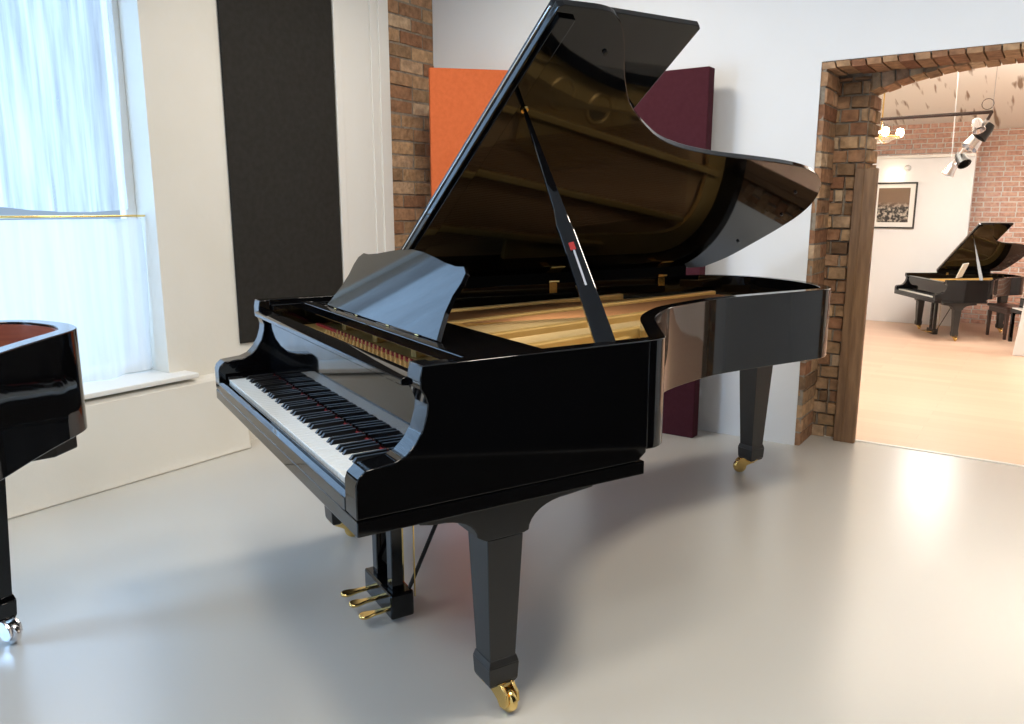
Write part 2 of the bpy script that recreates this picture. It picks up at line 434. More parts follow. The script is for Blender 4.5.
            obj('treble_strings', bm, 'string', t)['kind'] = 'stuff'
            bm = B()
            for i in range(40):
                f = i/39; wire((.10+.42*f,.50,.958), (.30+.50*f,2.45-.15*f,.950), .0022)
            obj('bass_strings', bm, 'copper', t)['kind'] = 'stuff'
            bm = B()
            for i in range(60):
                for j in range(3):
                    x_ = .36+i*.0182+j*.004; y_ = .285+j*.028+(.035 if i%2 else 0)
                    lathe(bm, [(.0032,.924),(.0032,.940),(.0024,.944),(0,.944)], 6, Matrix.Translation((x_,y_,0)))
            obj('tuning_pins', bm, 'string', t)['kind'] = 'stuff'
            bm = B(); box(bm, (.10,.385,.925), (w-.12,.400,.934)); box(bm, (.10,.245,.925), (w-.12,.252,.930)); obj('felt_band', bm, 'redfelt', t)
            bm = B(); box(bm, (.12,.625,.95), (w-.10,.645,.975))
            obj('damper_rail', bm, 'lacquer', t, .002)
            bm = B()
            for i in range(60):
                x_ = .14+i*.0215; box(bm, (x_,.66,.944), (x_+.012,.72,.972))
            obj('dampers', bm, 'blackkey', t)['kind'] = 'stuff'
            # brass rack by the bend: agraffe bar with posts
            bm = B(); bx, by = 1.395, .93
            box(bm, (bx-.05,by-.006,.926), (bx+.05,by+.006,.940))
            for k_ in range(4): box(bm, (bx-.045+k_*.028,by-.004,.94), (bx-.037+k_*.028,by+.004,.985+.012*(k_%2)))
            box(bm, (bx-.045,by-.003,.965), (bx+.05,by+.003,.972))
            obj('brass_rack', bm, 'brass', t, .001)
            for c_ in (((1.22,.80,.9265),(1.34,.90,.935)),((1.02,.66,.9265),(1.12,.72,.935))):
                bm = B(); box(bm, *c_); obj('felt_pad', bm, 'redfelt', t)
    # music shelf and desk
    if desk:
        bm = B()
        box(bm, (.052,.330,.992), (w-.052,.372,1.024))                        # front bar of the shelf
        box(bm, (.052,.372,.998), (w-.052,.60,1.014))
        for xa in (.052, w-.10): box(bm, (xa,.215,.994), (xa+.048,.60,1.018))   # side runners
        sh = obj('music_shelf', bm, 'lacquer', t, .003)
        # desk outline in its own plane (x, height)
        o2 = [(.285,0),(1.245,0),(1.228,.03),(1.205,.08),(1.197,.13),(1.205,.17),(1.20,.20),(1.17,.218),(1.12,.216),(1.04,.223),(.95,.236),(.86,.248),(.765,.253),
              (.67,.248),(.58,.236),(.49,.223),(.41,.216),(.36,.218),(.33,.20),(.325,.17),(.333,.13),(.325,.08),(.302,.03)]
        a = math.radians(57); bm = B()
        vs = prism(bm, [(x, h*1.08) for x, h in o2], 0, .016, 'y')
        for v in vs:
            x, dd, h = v.co; v.co = (x, .372+h*math.cos(a)+dd*math.sin(a), 1.027+h*math.sin(a)-dd*math.cos(a))
        dk = obj('music_desk', bm, 'lacquer', t, .0015)
        for x in (.40,.62,.90,1.12):
            bm = B(); tube(bm, [(x-.012,.368,1.0265),(x+.012,.368,1.0265)], .0022, 8); obj('desk_hinge', bm, 'brass', dk)
        for x in (.5,1.03):
            bm = B(); prism(bm, [(.40,1.014),(.50,1.014),(.49,1.03),(.455,1.13),(.445,1.13)], x-.006, x+.006, 'x')
            obj('desk_support', bm, 'lacquer', dk)
    # lid: main board, folded front flap, prop stick, hinges
    if lid:
        ct, st = math.cos(LTH), math.sin(LTH)
        def LP(s, y, d=0): return Vector((s*ct - d*st, y, 1.052 + s*st + d*ct))
        lo = spline([(1.585,.78),(1.588,.88),(1.575,.935),(1.53,.99),(1.46,1.045),(1.38,1.10),(1.30,1.165),(1.235,1.225),(1.17,1.31),
              (1.112,1.40),(1.06,1.50),(1.02,1.63),(.996,1.76),(.98,1.90),(.966,2.10),(.948,2.30),(.925,2.45),(.885,2.585),(.82,2.70),(.74,2.775),(.64,2.83),(.53,2.845),
              (.40,2.815),(.27,2.765),(.13,2.70),(.03,2.60)], 4)
        if trans: lo = [trans(p) for p in lo]
        lo = [(0.0,.73),(1.575,.73),(1.585,.745)] + list(lo)
        bm = B(); vs = prism(bm, lo, 0, .024)
        for v in vs: v.co = LP(*v.co)
        ld = obj('lid', bm, 'lacquer', t, .003)
        bm = B(); vs = prism(bm, [(0.0,.735),(1.555,.735),(1.562,.75),(1.562,1.285),(1.552,1.297),(0.0,1.297)], .029, .051)
        for v in vs: v.co = LP(*v.co)
        obj('lid_flap', bm, 'lacquer', ld, .003)
        bm = B()   # piano hinge joining flap and lid at the folded edge
        tube(bm, [LP(.02,.727,.027), LP(1.55,.727,.027)], .0035, 8)
        obj('flap_hinge', bm, 'chrome', ld)
        bm = B()   # lip batten along the front edge, underside
        vs = box(bm, (.10,.745,-.012), (1.55,.80,0))
        for v in vs: v.co = LP(*v.co)
        obj('lid_batten', bm, 'lacquer', ld, .002)
        for s, y in ((.55,2.70),(.74,2.60),(1.44,.98),(.30,2.62)):
            if trans: s, y = trans((s,y))
            bm = B(); vs = lathe(bm, [(0,-.008),(.007,-.008),(.008,0),(0,0)], 12)
            for v in vs: v.co = LP(s+v.co.x, y+v.co.y, v.co.z)
            obj('lid_button', bm, 'blackkey', ld)
        # prop stick
        A_ = V(1.533,.745,1.02); E_ = LP(1.166,.834,-.002)
        d = (E_-A_); ln = d.length; d.normalize()
        side = V(.55,.83,0); side = (side - d*side.dot(d)).normalized(); nn_ = d.cross(side)
        R_ = Matrix((side, nn_, d)).transposed().to_4x4(); R_.translation = A_
        bm = B()
        prof = [(-.028,0),(-.028,ln*.06),(-.023,ln*.44),(-.025,ln*.47),(-.016,ln*.54),(-.010,ln*.8),(-.005,ln*.995),(.005,ln*.995),(.010,ln*.8),(.017,ln*.54),(.019,ln*.47),(.022,ln*.44),(.028,ln*.06),(.028,0)]
        vs = prism(bm, prof, -.010, .010, 'y'); bmesh.ops.transform(bm, matrix=R_, verts=vs)
        pr = obj('lid_prop', bm, 'lacquer' if detail else 'satin', t, .003)
        if detail:
            bm = B()
            vs = box(bm, (-.003,-.0125,ln*.22), (.003,.0125,ln*.36)); bmesh.ops.transform(bm, matrix=R_, verts=vs); obj('prop_slot', bm, 'chrome', pr)
            bm = B()
            vs = box(bm, (-.009,-.013,ln*.36), (.007,.013,ln*.39)); bmesh.ops.transform(bm, matrix=R_, verts=vs); obj('prop_felt', bm, 'redfelt', pr)
            bm = B(); vs = lathe(bm, [(0,-.006),(.013,-.006),(.015,0),(0,0)], 16)
            for v in vs: v.co = LP(1.166+v.co.x, .834+v.co.y, v.co.z)
            obj('prop_cup', bm, 'brass', ld)
            for y in (.84, 1.578, 2.274):
                bm = B()
                box(bm, (.050,y-.022,.985), (.0545,y+.022,1.034)); box(bm, (.004,y-.022,1.0345), (.0545,y+.022,1.038))
                tube(bm, [(.058,y-.030,1.040),(.058,y+.030,1.040)], .006, 10)
                vs = box(bm, (.055,y-.040,-.004), (.115,y+.040,-.001))
                for v in vs: v.co = LP(*v.co)
                obj('hinge', bm, 'brass', t, .001)
        else:
            for y in (.9,1.5):
                bm = B(); box(bm, (.050,y-.02,1.0), (.056,y+.02,1.04)); obj('hinge', bm, 'brass', t)
        # black wedge filling the hinge gap, standing in for its shade
        bm = B(); prism(bm, [(-.004,1.0345),(.05,1.0345),(.05,1.083),(.0,1.0505),(-.004,1.0505)], .74, spine+.17, 'y'); obj('lid_gap_wedge', bm, 'gapshade', t)
    # legs
    leg(t, w-.128, .438, lm, ang=legs_ang[0], cm=cm)
    leg(t, .115, .44, lm, ang=legs_ang[1], cm=cm)
    lr = leg(t, rear[0], rear[1], lm, ang=legs_ang[2], bracket=False, hw=.066, cm=cm)
    # pedal lyre
    bm = B(); box(bm, (.665,.343,.020), (.915,.428,.112))
    ly = obj('pedal_lyre', bm, 'lacquer', t, .008)
    for x in (.725,.860):
        bm = B(); box(bm, (x-.022,.362,.112), (x+.022,.404,.648)); obj('lyre_post', bm, 'lacquer', ly, .004)
    bm = B(); box(bm, (.68,.34,.62), (.905,.42,.648)); obj('lyre_head', bm, 'lacquer', ly, .003)
    for x in (.885,):
        bm = B(); tube(bm, [(x,.425,.11),(x,.70,.66)], .0075, 10); obj('lyre_brace', bm, 'blackkey', ly)
    for x in (.70,.785,.88):
        bm = B(); tube(bm, [(x+.02,.437,.08),(x+.02,.437,.66)], .003, 8); obj('pedal_rod', bm, 'brass', ly)
        if detail:
            bm = B()
            pp = spline([(-.008,.347),(-.011,.32),(-.013,.295),(-.019,.275),(-.021,.260),(-.014,.246),(0,.241),(.014,.246),(.021,.260),(.019,.275),(.013,.295),(.011,.32),(.008,.347)], 3)
            prism(bm, [(x+a_, b_) for a_, b_ in pp], .042, .054); obj('pedal', bm, 'brass', ly, .004, 40)
        else:
            bm = B(); box(bm, (x-.012,.23,.06), (x+.012,.33,.072)); obj('pedal', bm, 'brass', ly)
    return t

PX, PY, PR = -2.6916, 1.8252, -math.radians(24)
make_grand('grand_piano', 'large glossy black grand piano in the middle, raised lid with folded front flap', (PX,PY), PR,
           legs_ang=(.15, 1.2, -2.2))

# second black piano at the left edge: no lid, red-brown inside
LR = [(1.50,.60),(1.495,.70),(1.46,.80),(1.37,.95),(1.24,1.11),(1.10,1.28),(.98,1.43),(.89,1.55),(.79,1.67),(.70,1.785),(.645,1.86),(.58,1.93),(.48,1.966),(.37,1.965),(.27,1.94),(.19,1.875),(.10,1.74),(.04,1.58),(0,1.38)]
make_grand('grand_piano', 'black grand piano at the left edge, no lid, rounded tail, red-brown inside', (-3.0,-.75), 0,
           rim=LR, lid=False, spine=1.38, length=1.95, rear=(.285,1.72), plate_on=False, w=1.50, inner='mahogany', desk=False, legs_ang=(0,0,.35), lm='lacquer', cm='chrome')

bm = B(); prism(bm, [(.645,1.80),(.60,1.885),(.48,1.945),(.37,1.945),(.27,1.92),(.2,1.86),(.25,1.62),(.6,1.62)], .672, .7195)
obj('tail_block', bm, 'lacquer', [o for o in COL.objects if o.type == 'EMPTY'][-1], .006)
# small piano in the far room
FR = [(1.58,.86),(1.58,.895),(1.560,.935),(1.50,.985),(1.44,1.03),(1.35,1.09),(1.26,1.16),(1.18,1.24),(1.10,1.33),(1.03,1.42),(.97,1.52),(.93,1.62),(.90,1.72),(.86,1.80),(.78,1.87),(.66,1.91),(.50,1.92),(.32,1.90),(.17,1.84),(.06,1.74),(.01,1.62),(0,1.5)]
Z2 = -.49
def squash(p):
    s, y = p
    return (s, y if y < 1.0 else 1.0+(y-1.0)*.54)
make_grand('grand_piano', 'small black grand piano with open lid in the far room before red brick', (-2.067,13.62), -1.019, scale=.85,
           detail=False, rim=FR, spine=1.5, length=1.95, rear=(.45,1.72), loc_z=Z2, desk=False, trans=squash)

# ------------------------------------------------------------------ brickwork
def bricks(bm, o, u, v, nrm, wid, hei, bl=.215, bh=.068, gap=.011, depth=.03, rnd=.004, seed=1):
    """running-bond bricks as separate islands on a plane; o origin, u along, v up, nrm out"""
    rs = random.Random(seed); o, u, v, nrm = Vector(o), Vector(u), Vector(v), Vector(nrm)
    r = 0; z = 0
    while z < hei-.01:
        x = -(bl+gap)*.5 if r % 2 else 0
        z1 = min(z+bh, hei)
        while x < wid:
            L_ = bl*(.5 if (r % 4 == 3 and rs.random() < .4) else 1)
            a, b_ = max(x,0)+rs.uniform(0,.003), min(x+L_, wid)-rs.uniform(0,.003)
            if b_-a > .02:
                d = depth+rs.uniform(-rnd, rnd); j = lambda: rs.uniform(-.003,.003)
                vs = []
                for dd, ins in ((0,0),(d,.003)):
                    for px_, pz in ((a+ins,z+ins),(b_-ins,z+ins),(b_-ins,z1-ins),(a+ins,z1-ins)):
                        vs.append(bm.verts.new(o+u*(px_+j())+v*(pz+j())+nrm*dd))
                for f in ((4,5,6,7),(0,1,5,4),(1,2,6,5),(2,3,7,6),(3,0,4,7)): bm.faces.new([vs[i] for i in f])
            x += L_+gap
        z += bh+gap; r += 1

# ------------------------------------------------------------------ main room
H = 3.15; YB = 4.65; XL = -3.925; XR = 1.35; YF = -3.2
bm = B(); box(bm, (XL-.3,YF,-.12), (XR,4.98,0)); struct('floor', bm, 'floor')
bm = B(); box(bm, (-1.25,4.955,-.02), (.9,4.985,.004)); t_ = struct('trim_1', bm, 'threshold')
bm = B(); box(bm, (XL-.3,YF-.1,H), (XR+.1,5.2,H+.1)); struct('ceiling', bm, 'ceilwhite')
# back wall with the brick-lined opening
DX0, DX1 = -1.140, .78
bm = B(); box(bm, (XL-.3,YB,0), (DX0-.03,YB+.55,H)); box(bm, (DX1+.03,YB,0), (XR+.1,YB+.55,H)); box(bm, (DX0-.03,YB,2.170), (DX1+.03,YB+.55,H)); struct('wall_back', bm, 'wall')
# left wall, pierced by two windows
def wallpatch(bm, y0, y1, z0, z1): box(bm, (XL-.30,y0,z0), (XL,y1,z1))
wins = [(1.02,2.38,.50,2.62), (-1.9,-.15,.05,2.62)]
bm = B(); ys = [YF,-1.9,-.15,1.02,2.38,YB]
wallpatch(bm, ys[0],ys[1],0,H); wallpatch(bm, ys[2],ys[3],0,H); wallpatch(bm, ys[4],ys[5],0,H)
for y0,y1,z0,z1 in wins: wallpatch(bm, y0,y1,0,z0); wallpatch(bm, y0,y1,z1,H)
struct('wall_left', bm, 'cream')
bm = B(); box(bm, (XR,YF,0), (XR+.1,2.95,H)); struct('wall_right_for_reflection', bm, 'dark_reflection')  # unseen dark wall added so the piano's near side reflects black
bm = B(); box(bm, (XR,2.95,0), (XR+.1,YB,H)); struct('wall_right_rear', bm, 'wall')
bm = B(); box(bm, (XL-.3,YF-.1,0), (XR+.1,YF,H)); struct('wall_front', bm, 'wall')
# boxed plinth below the windows, and its ledge
bm = B()
pts = []
yy = [-3.1+i*.12 for i in range(49)]
for i in range(len(yy)-1): pass
prism(bm, [(XL,0),(-3.785,0),(-3.795,.03),(-3.80,.08),(-3.81,.20),(-3.815,.44),(-3.83,.46),(XL,.46)], -.12, 2.78, 'y')
struct('trim_2', bm, 'cream', .01, 30)
bm = B(); box(bm, (-4.10,.98,.478), (-3.80,2.48,.505)); w1s = struct('trim_3', bm, 'trimwhite', .006)
# windows: frames and panes
for i, (y0,y1,z0,z1) in enumerate(wins):
    bm = B(); X0, X1 = -4.16, -4.10
    box(bm, (X0,y0,z0), (X1,y0+.06,z1)); box(bm, (X0,y1-.06,z0), (X1,y1,z1)); box(bm, (X0,y0+.06,z1-.06), (X1,y1-.06,z1)); box(bm, (X0,y0+.06,z0), (X1,y1-.06,z0+.06))
    struct('window_%d' % (i+1), bm, 'trimwhite', .004)
# sheer curtain in the visible window: folds
def curtain(y0, y1, z0, z1, x, n=110, label='', m='dense_sheer'):
    bm = B(); rs = random.Random(3); cols_ = []
    for i in range(n+1):
        f = i/n; y = y0+(y1-y0)*f
        xo = .018*math.sin(f*41)+.012*math.sin(f*17+1)+.02*math.sin(f*5)
        cols_.append([bm.verts.new((x+xo*(1.25-.6*k/7), y+.006*math.sin(f*60+k), z0+(z1-z0)*k/7+(.02*math.sin(f*6) if k == 0 else 0))) for k in range(8)])
    for A_, B_ in zip(cols_, cols_[1:]):
        for k in range(7): bm.faces.new((A_[k],B_[k],B_[k+1],A_[k+1]))
    o = obj('curtain', bm, m, None, 0, 60)
    for p in o.data.polygons: p.use_smooth = True
    return tag(o, label, 'curtain')
curtain(1.04, 2.37, .53, 1.336, -4.02, label='sheer white half curtain across the lower part of the left window')
curtain(1.09, 2.33, 1.39, 2.60, -4.05, label='added thin sheer over the hidden upper window, keeps the music desk reflection bright', m='thin_sheer')  # upper sheer added thin so the window stays bright in the desk
bm = B(); tube(bm, [(-4.02,1.025,1.35),(-4.02,2.375,1.35)], .006, 10); tag(obj('curtain_rod', bm, 'brass', None, 0, 40), 'added thin brass rod between the dense lower and thin upper curtain', 'curtain rod')  # rod added where the two curtain densities part
# dark grey panel and white pilaster, brick pier on the left wall
bm = B(); box(bm, (XL+.002,2.84,.603), (XL+.018,3.665,3.10)); tag(obj('wall_panel', bm, 'charcoal', None, .004), 'tall flat charcoal grey panel on the left wall beside the white trim', 'panel')
bm = B()
box(bm, (XL,3.672,0), (XL+.022,3.73,H)); box(bm, (XL,3.73,0), (XL+.010,4.00,H)); box(bm, (XL,4.00,0), (XL+.018,4.07,H)); box(bm, (XL,4.07,0), (XL+.028,4.165,H))
struct('trim_4', bm, 'trimwhite', .004)
bm = B(); bricks(bm, (XL-.012,4.168,0), (0,1,0), (0,0,1), (1,0,0), .48, H, bl=.235, bh=.084, gap=.009, depth=.026, rnd=.006, seed=5); 
o = struct('wall_pier', bm, 'brick')
bm = B(); box(bm, (XL,4.168,0), (XL+.008,YB,H)); m_ = obj('mortar', bm, 'mortar', o)
# brick lining of the doorway: outer layer (reveal), inner layer, arches
bm = B()
bricks(bm, (DX0-.03,4.655,0), (0,1,0), (0,0,1), (1,0,0), .29, 2.14, bl=.30, bh=.078, gap=.007, depth=.033, rnd=.005, seed=9)
bricks(bm, (DX0-.03,4.965,0), (1,0,0), (0,0,1), (0,-1,0), .20, 2.12, bl=.10, bh=.068, gap=.007, depth=.022, rnd=.010, seed=11)
bricks(bm, (-.985,4.985,0), (0,1,0), (0,0,1), (1,0,0), .21, 2.03, bl=.21, bh=.068, gap=.007, depth=.03, rnd=.008, seed=12)
# flat outer soffit: voussoirs on edge
def vouss(bm, x0, x1, zf, y0, y1, th, n, tdepth, seed):
    rs = random.Random(seed); w_ = (x1-x0)/n
    for i in range(n):
        a, b_ = x0+i*w_+.004, x0+(i+1)*w_-.004; lean = .010*(1-2*(i+.5)/n)
        z_ = rs.uniform(-.004,.004)
        vs = []
        for (px_, up) in ((a,0),(b_,0),(b_-lean,1),(a-lean,1)):
            for yq in (y0+rs.uniform(0,.004), y1):
                vs.append((px_, yq, zf(px_)+z_+up*th))
        q = [bm.verts.new(c) for c in vs]
        for f in ((0,2,3,1),(2,4,5,3),(4,6,7,5),(6,0,1,7),(0,6,4,2),(1,3,5,7)): bm.faces.new([q[k] for k in f])
vouss(bm, DX0-.03, DX1+.03, lambda x: 2.134+.006*math.sin((x+1.15)*1.6), 4.654, 4.945, .034, 26, .03, 21)
def arc_in(x):
    f = (x+.985)/1.66; f = min(max(f,0),1)
    return 2.028+.125*(1-(abs(2*f-1))**2.6)
vouss(bm, -.985, .675, arc_in, 4.96, 5.19, .11, 24, .1, 22)
# right jamb, outside the frame
bricks(bm, (DX1+.03,4.655,0), (0,1,0), (0,0,1), (-1,0,0), .29, 2.17, bl=.30, bh=.062, gap=.012, depth=.033, seed=13)
bricks(bm, (DX1+.03,4.965,0), (-1,0,0), (0,0,1), (0,-1,0), .12, 2.12, bl=.11, bh=.066, depth=.028, seed=14)
door = struct('trim_5', bm, 'brick')
bm = B(); box(bm, (DX0-.03,4.66,0), (DX0-.004,4.96,2.163)); box(bm, (DX0-.012,4.960,0), (-.972,5.195,2.163)); box(bm, (DX1-.0,4.66,0), (DX1+.03,5.19,2.19))
box(bm, (DX1-.1,4.952,0), (DX1-.0,5.19,2.19)); box(bm, (DX0-.012,4.66,2.163), (DX1+.03,5.19,2.21)); 
prism(bm, [(-.985,2.195)]+[(-.985+1.66*i/24, arc_in(-.985+1.66*i/24)+.012) for i in range(25)]+[(.675,2.195)], 4.972, 5.185, 'y')
obj('mortar', bm, 'mortar', door)
bm = B(); box(bm, (-1.003,4.888,0), (-.885,4.936,1.61)); box(bm, (-.960,4.882,.0), (-.952,4.888,1.60))
wp = tag(obj('wooden_board', bm, 'woodpost', None, .004), 'tall brown wooden board standing against the brick door jamb', 'board')

bm = B(); box(bm, (.30,-1.2,.001), (1.30,2.6,.010)); tag(obj('dark_reflection_mat', bm, 'charcoal', None, .003), 'added unseen charcoal mat that keeps the piano side reflecting dark', 'dark_reflection_mat')  # unseen mat added to darken the floor mirrored in the piano side
# felt panels
bm = B(); box(bm, (-2.45,4.44,0), (-1.722,4.525,2.172)); tag(obj('acoustic_panel', bm, 'purple', None, .006), 'dark purple felt acoustic panel standing at the back wall behind the raised piano lid', 'panel')
bm = B(); box(bm, (0,0,0), (.56,.065,2.305), Matrix.Translation((-3.565,4.19,0)) @ Matrix.Rotation(math.radians(46), 4, 'Z'))
pf = obj('acoustic_panel', bm, 'orange', None, .006); tag(pf, 'orange felt acoustic panel set across the corner beside the brick pier', 'panel')
# socket on the back wall
t = thing('wall_socket', 'small white socket on the back wall beside the foot of the purple panel', 'socket', (-1.785,YB,.25))
bm = B(); box(bm, (-.02,-.012,-.035), (.02,-.0005,.035)); obj('cover', bm, 'plastic', t, .003)
bm = B(); box(bm, (-.010,-.030,-.018), (.012,-.0125,.012)); obj('plug', bm, 'plastic', t, .003)

# ------------------------------------------------------------------ far room (floor lies lower)
YW = 14.32; YK = 14.95; H2 = 2.46
bm = B(); box(bm, (-4.2,4.985,Z2-.1), (4.0,YK+.1,Z2)); struct('floor_far_room', bm, 'woodfloor')
bm = B(); box(bm, (-4.3,4.99,Z2), (-4.2,YK,4.2)); struct('wall_far_left', bm, 'wall')
bm = B(); box(bm, (4.0,4.99,Z2), (4.1,YK,4.2)); struct('wall_far_right', bm, 'wall')
bm = B(); box(bm, (-4.2,YB+.56,2.25), (4.0,YB+.60,4.2)); box(bm, (-4.2,YB+.56,Z2), (-1.18,YB+.60,2.25)); box(bm, (.81,YB+.56,Z2), (4.0,YB+.60,2.25)); struct('wall_far_front', bm, 'wall')
bm = B(); box(bm, (-4.2,YW,Z2), (-1.205,YW+.15,2.17)); struct('wall_far_back', bm, 'wall', .004)
bm = B(); box(bm, (-4.2,YW-.05,2.17), (-1.205,YW+.18,2.215)); struct('trim_6', bm, 'trimwhite')
bm = B(); bricks(bm, (-2.2,YK,Z2), (1,0,0), (0,0,1), (0,-1,0), 6.0, 3.1, depth=.03, seed=31)
bricks(bm, (-4.2,YW+.34,2.10), (1,0,0), (0,0,1), (0,-1,0), 3.0, .62, depth=.03, seed=32); br_ = struct('wall_far_brick', bm, 'brickred')
bm = B(); box(bm, (-2.2,YK-.018,Z2), (3.9,YK+.06,2.7)); box(bm, (-4.2,YW+.325,2.17), (-1.205,YW+.45,2.75)); obj('mortar', bm, 'paper', br_)
bm = B(); n_ = 24; prof = []
for i in range(n_+1):
    f = i/n_; prof.append((5.25+(YK+.1-5.25)*f, 2.56+.85*math.sin(PI*min(1,f*1.0))**.8))
prism(bm, prof+[(YK+.1,4.3),(5.25,4.3)], -4.2, 4.0, 'x'); struct('ceiling_far_room', bm, 'vault', 0, 30)
# white column at the right edge
bm = B(); prism(bm, [(-.345,Z2),(-.255,.60),(.3,.60),(.3,Z2)], 11.9, 12.25, 'y')
tag(obj('white_cabinet', bm, 'plastic', None, .01), 'plain white upright block at the right edge of the far room', 'cabinet')
# framed picture
t = thing('picture_frame', 'black-framed dark photograph with a pale mount on the white far wall', 'picture', (-2.27,YW,1.425))
bm = B()
for a, b_ in (((-.36,-.03,-.37),(.30,-.001,-.345)),((-.36,-.03,.345),(.30,-.001,.37)),((-.36,-.03,-.345),(-.335,-.001,.345)),((.275,-.03,-.345),(.30,-.001,.345))): box(bm, a, b_)
obj('frame', bm, 'frameblack', t, .003)
bm = B(); box(bm, (-.335,-.014,-.345), (.275,-.002,.345)); obj('mount', bm, 'paper', t)
pm = mat('photo_print', rough=.4)
tc = N(pm, 'ShaderNodeTexCoord'); sp = N(pm, 'ShaderNodeSeparateXYZ'); L(pm, tc.outputs['Object'], sp.inputs[0])
vz = N(pm, 'ShaderNodeTexNoise', Scale=22., Detail=6.); L(pm, tc.outputs['Object'], vz.inputs['Vector'])
r1 = N(pm, 'ShaderNodeValToRGB'); e = r1.color_ramp.elements; e[0].position = .45; e[0].color = (.012,.010,.009,1); e[1].position = .62; e[1].color = (.45,.40,.34,1); L(pm, vz.outputs['Fac'], r1.inputs[0])
mr = N(pm, 'ShaderNodeMapRange'); mr.inputs['From Min'].default_value = -.04; mr.inputs['From Max'].default_value = .06; L(pm, sp.outputs['Z'], mr.inputs[0])
mx = N(pm, 'ShaderNodeMixRGB'); mx.inputs[2].default_value = (.16,.10,.06,1); L(pm, mr.outputs[0], mx.inputs[0]); L(pm, r1.outputs[0], mx.inputs[1]); L(pm, mx.outputs[0], bsdf(pm).inputs['Base Color'])
bm = B(); box(bm, (-.27,-.0165,-.27), (.20,-.0145,.28)); obj('print', bm, pm, t)
c = ray(962,272,13.15)
bm = B(); box(bm, (-.14,-.006,-.10), (.14,.006,.12), Matrix.Rotation(-.35,4,'X')); sh_ = obj('music_sheet', bm, 'paper'); sh_.location = (c.x, c.y, Z2+.85*1.034+.095); sh_.rotation_euler = (0,0,math.radians(-100))
tag(sh_, 'white music sheet propped up on the small far grand piano', 'sheet music')
# dark bench under the far piano
t = thing('piano_bench', 'dark brown piano bench standing behind the far grand piano by the brick wall', 'bench', (-.52,13.55,Z2), -1.0)
bm = B(); box(bm, (-.26,-.16,.44), (.26,.16,.48)); obj('seat', bm, 'darkwood', t, .01)
bm = B(); box(bm, (-.23,-.14,.37), (.23,.14,.44)); obj('apron', bm, 'darkwood', t)
for sx in (-1,1):
    for sy in (-1,1):
        bm = B(); frust(bm, (sx*.22,sy*.125,0), (.03,.03), (sx*.22,sy*.125,.38), (.045,.045)); obj('leg', bm, 'darkwood', t)
# small keyboard instrument at the right edge of the far room
t = thing('keyboard_piano', 'small black keyboard piano at the right edge of the far room ', 'piano', (-.34,12.95,Z2), math.radians(-62))
bm = B(); box(bm, (-.24,-.02,.42), (.24,.10,.475)); box(bm, (-.26,.10,.42), (.26,.26,.62)); obj('body', bm, 'lacquer', t, .008)
bm = B(); box(bm, (-.22,-.01,.475), (.22,.095,.49)); obj('keyboard', bm, 'ivory', t)
for sx in (-1,1):
    bm = B(); box(bm, (sx*.23-.02,.0,0), (sx*.23+.02,.04,.42)); obj('leg', bm, 'lacquer', t)
    bm = B(); box(bm, (sx*.23-.02,.21,0), (sx*.23+.02,.25,.42)); obj('leg', bm, 'lacquer', t)
# lighting track with spotlights, hung on wires
a0, a1 = ray(868,117,7.2), ray(992,112,6.3)
t = thing('track_light', 'ceiling track in the far room: dark rail and silver rail of round spotlights on wires', 'light', tuple(a1))
O_ = Vector(a1)
bm = B(); tube(bm, [a0-O_-V(1.2,-.35,0), (0,0,0)], .013, 6); obj('dark_rail', bm, 'darkwood', t)
for p_, zt in ((V(0,.02,0), 2.78), (V(-1.0,.3,0), 2.84)):
    bm = B(); tube(bm, [p_, V(p_.x,p_.y,zt-O_.z)], .0025, 6); obj('wire', bm, 'chrome', t)
bm = B(); rc = ray(988,104,6.3)-O_
tube(bm, [rc+V(.035*math.cos(k*PI/8),0,.035*math.sin(k*PI/8)) for k in range(17)], .0025, 6); obj('wire_loop', bm, 'darkwood', t)
s0, s1 = ray(988,119,6.35)-O_, ray(951,165,9.2)-O_
bm = B(); tube(bm, [s0, s1], .013, 8); obj('silver_rail', bm, 'plastic', t)
bm = B(); tube(bm, [s0, V(0,0,0)], .010, 8); obj('coupling', bm, 'darkwood', t)
bm = B(); e0 = V(s1.x-.03, s1.y, 3.2-O_.z); tube(bm, [s1, e0], .005, 6); obj('wire', bm, 'plastic', t)
for px, py, Y, r, dx, dark in ((984,132,6.6,.052,(-.5,-.2,-.7),1),(974,142,7.0,.062,(-.45,-.35,-.8),0),(962,160,8.2,.058,(.5,-.5,-.75),1),(950,170,9.0,.060,(-.4,-.1,-.9),0),(978,126,6.5,.042,(.3,-.4,-.8),0)):
    c = ray(px,py,Y)-O_
    dd = Vector(dx).normalized(); q = Matrix.Translation(c) @ dd.to_track_quat('Z','Y').to_matrix().to_4x4()
    bm = B(); lathe(bm, [(0,-r*1.3),(r*.55,-r*1.25),(r*.75,-r*.8),(r*.85,0),(r*1.0,r*.9),(r*.93,r*.9),(r*.7,r*.1),(0,r*.05)], 24, q); o1 = obj('spotlight', bm, 'satin' if dark else 'chrome', t, 0, 40)
    bm = B(); lathe(bm, [(0,r*.12),(r*.66,r*.2)], 20, q); obj('lens', bm, 'blackkey', o1)
    f = min(max((Y-6.35)/(9.2-6.35),0),1); pr_ = s0+(s1-s0)*f
    bm = B(); tube(bm, [c, pr_], .007, 6); obj('yoke', bm, 'plastic', o1)
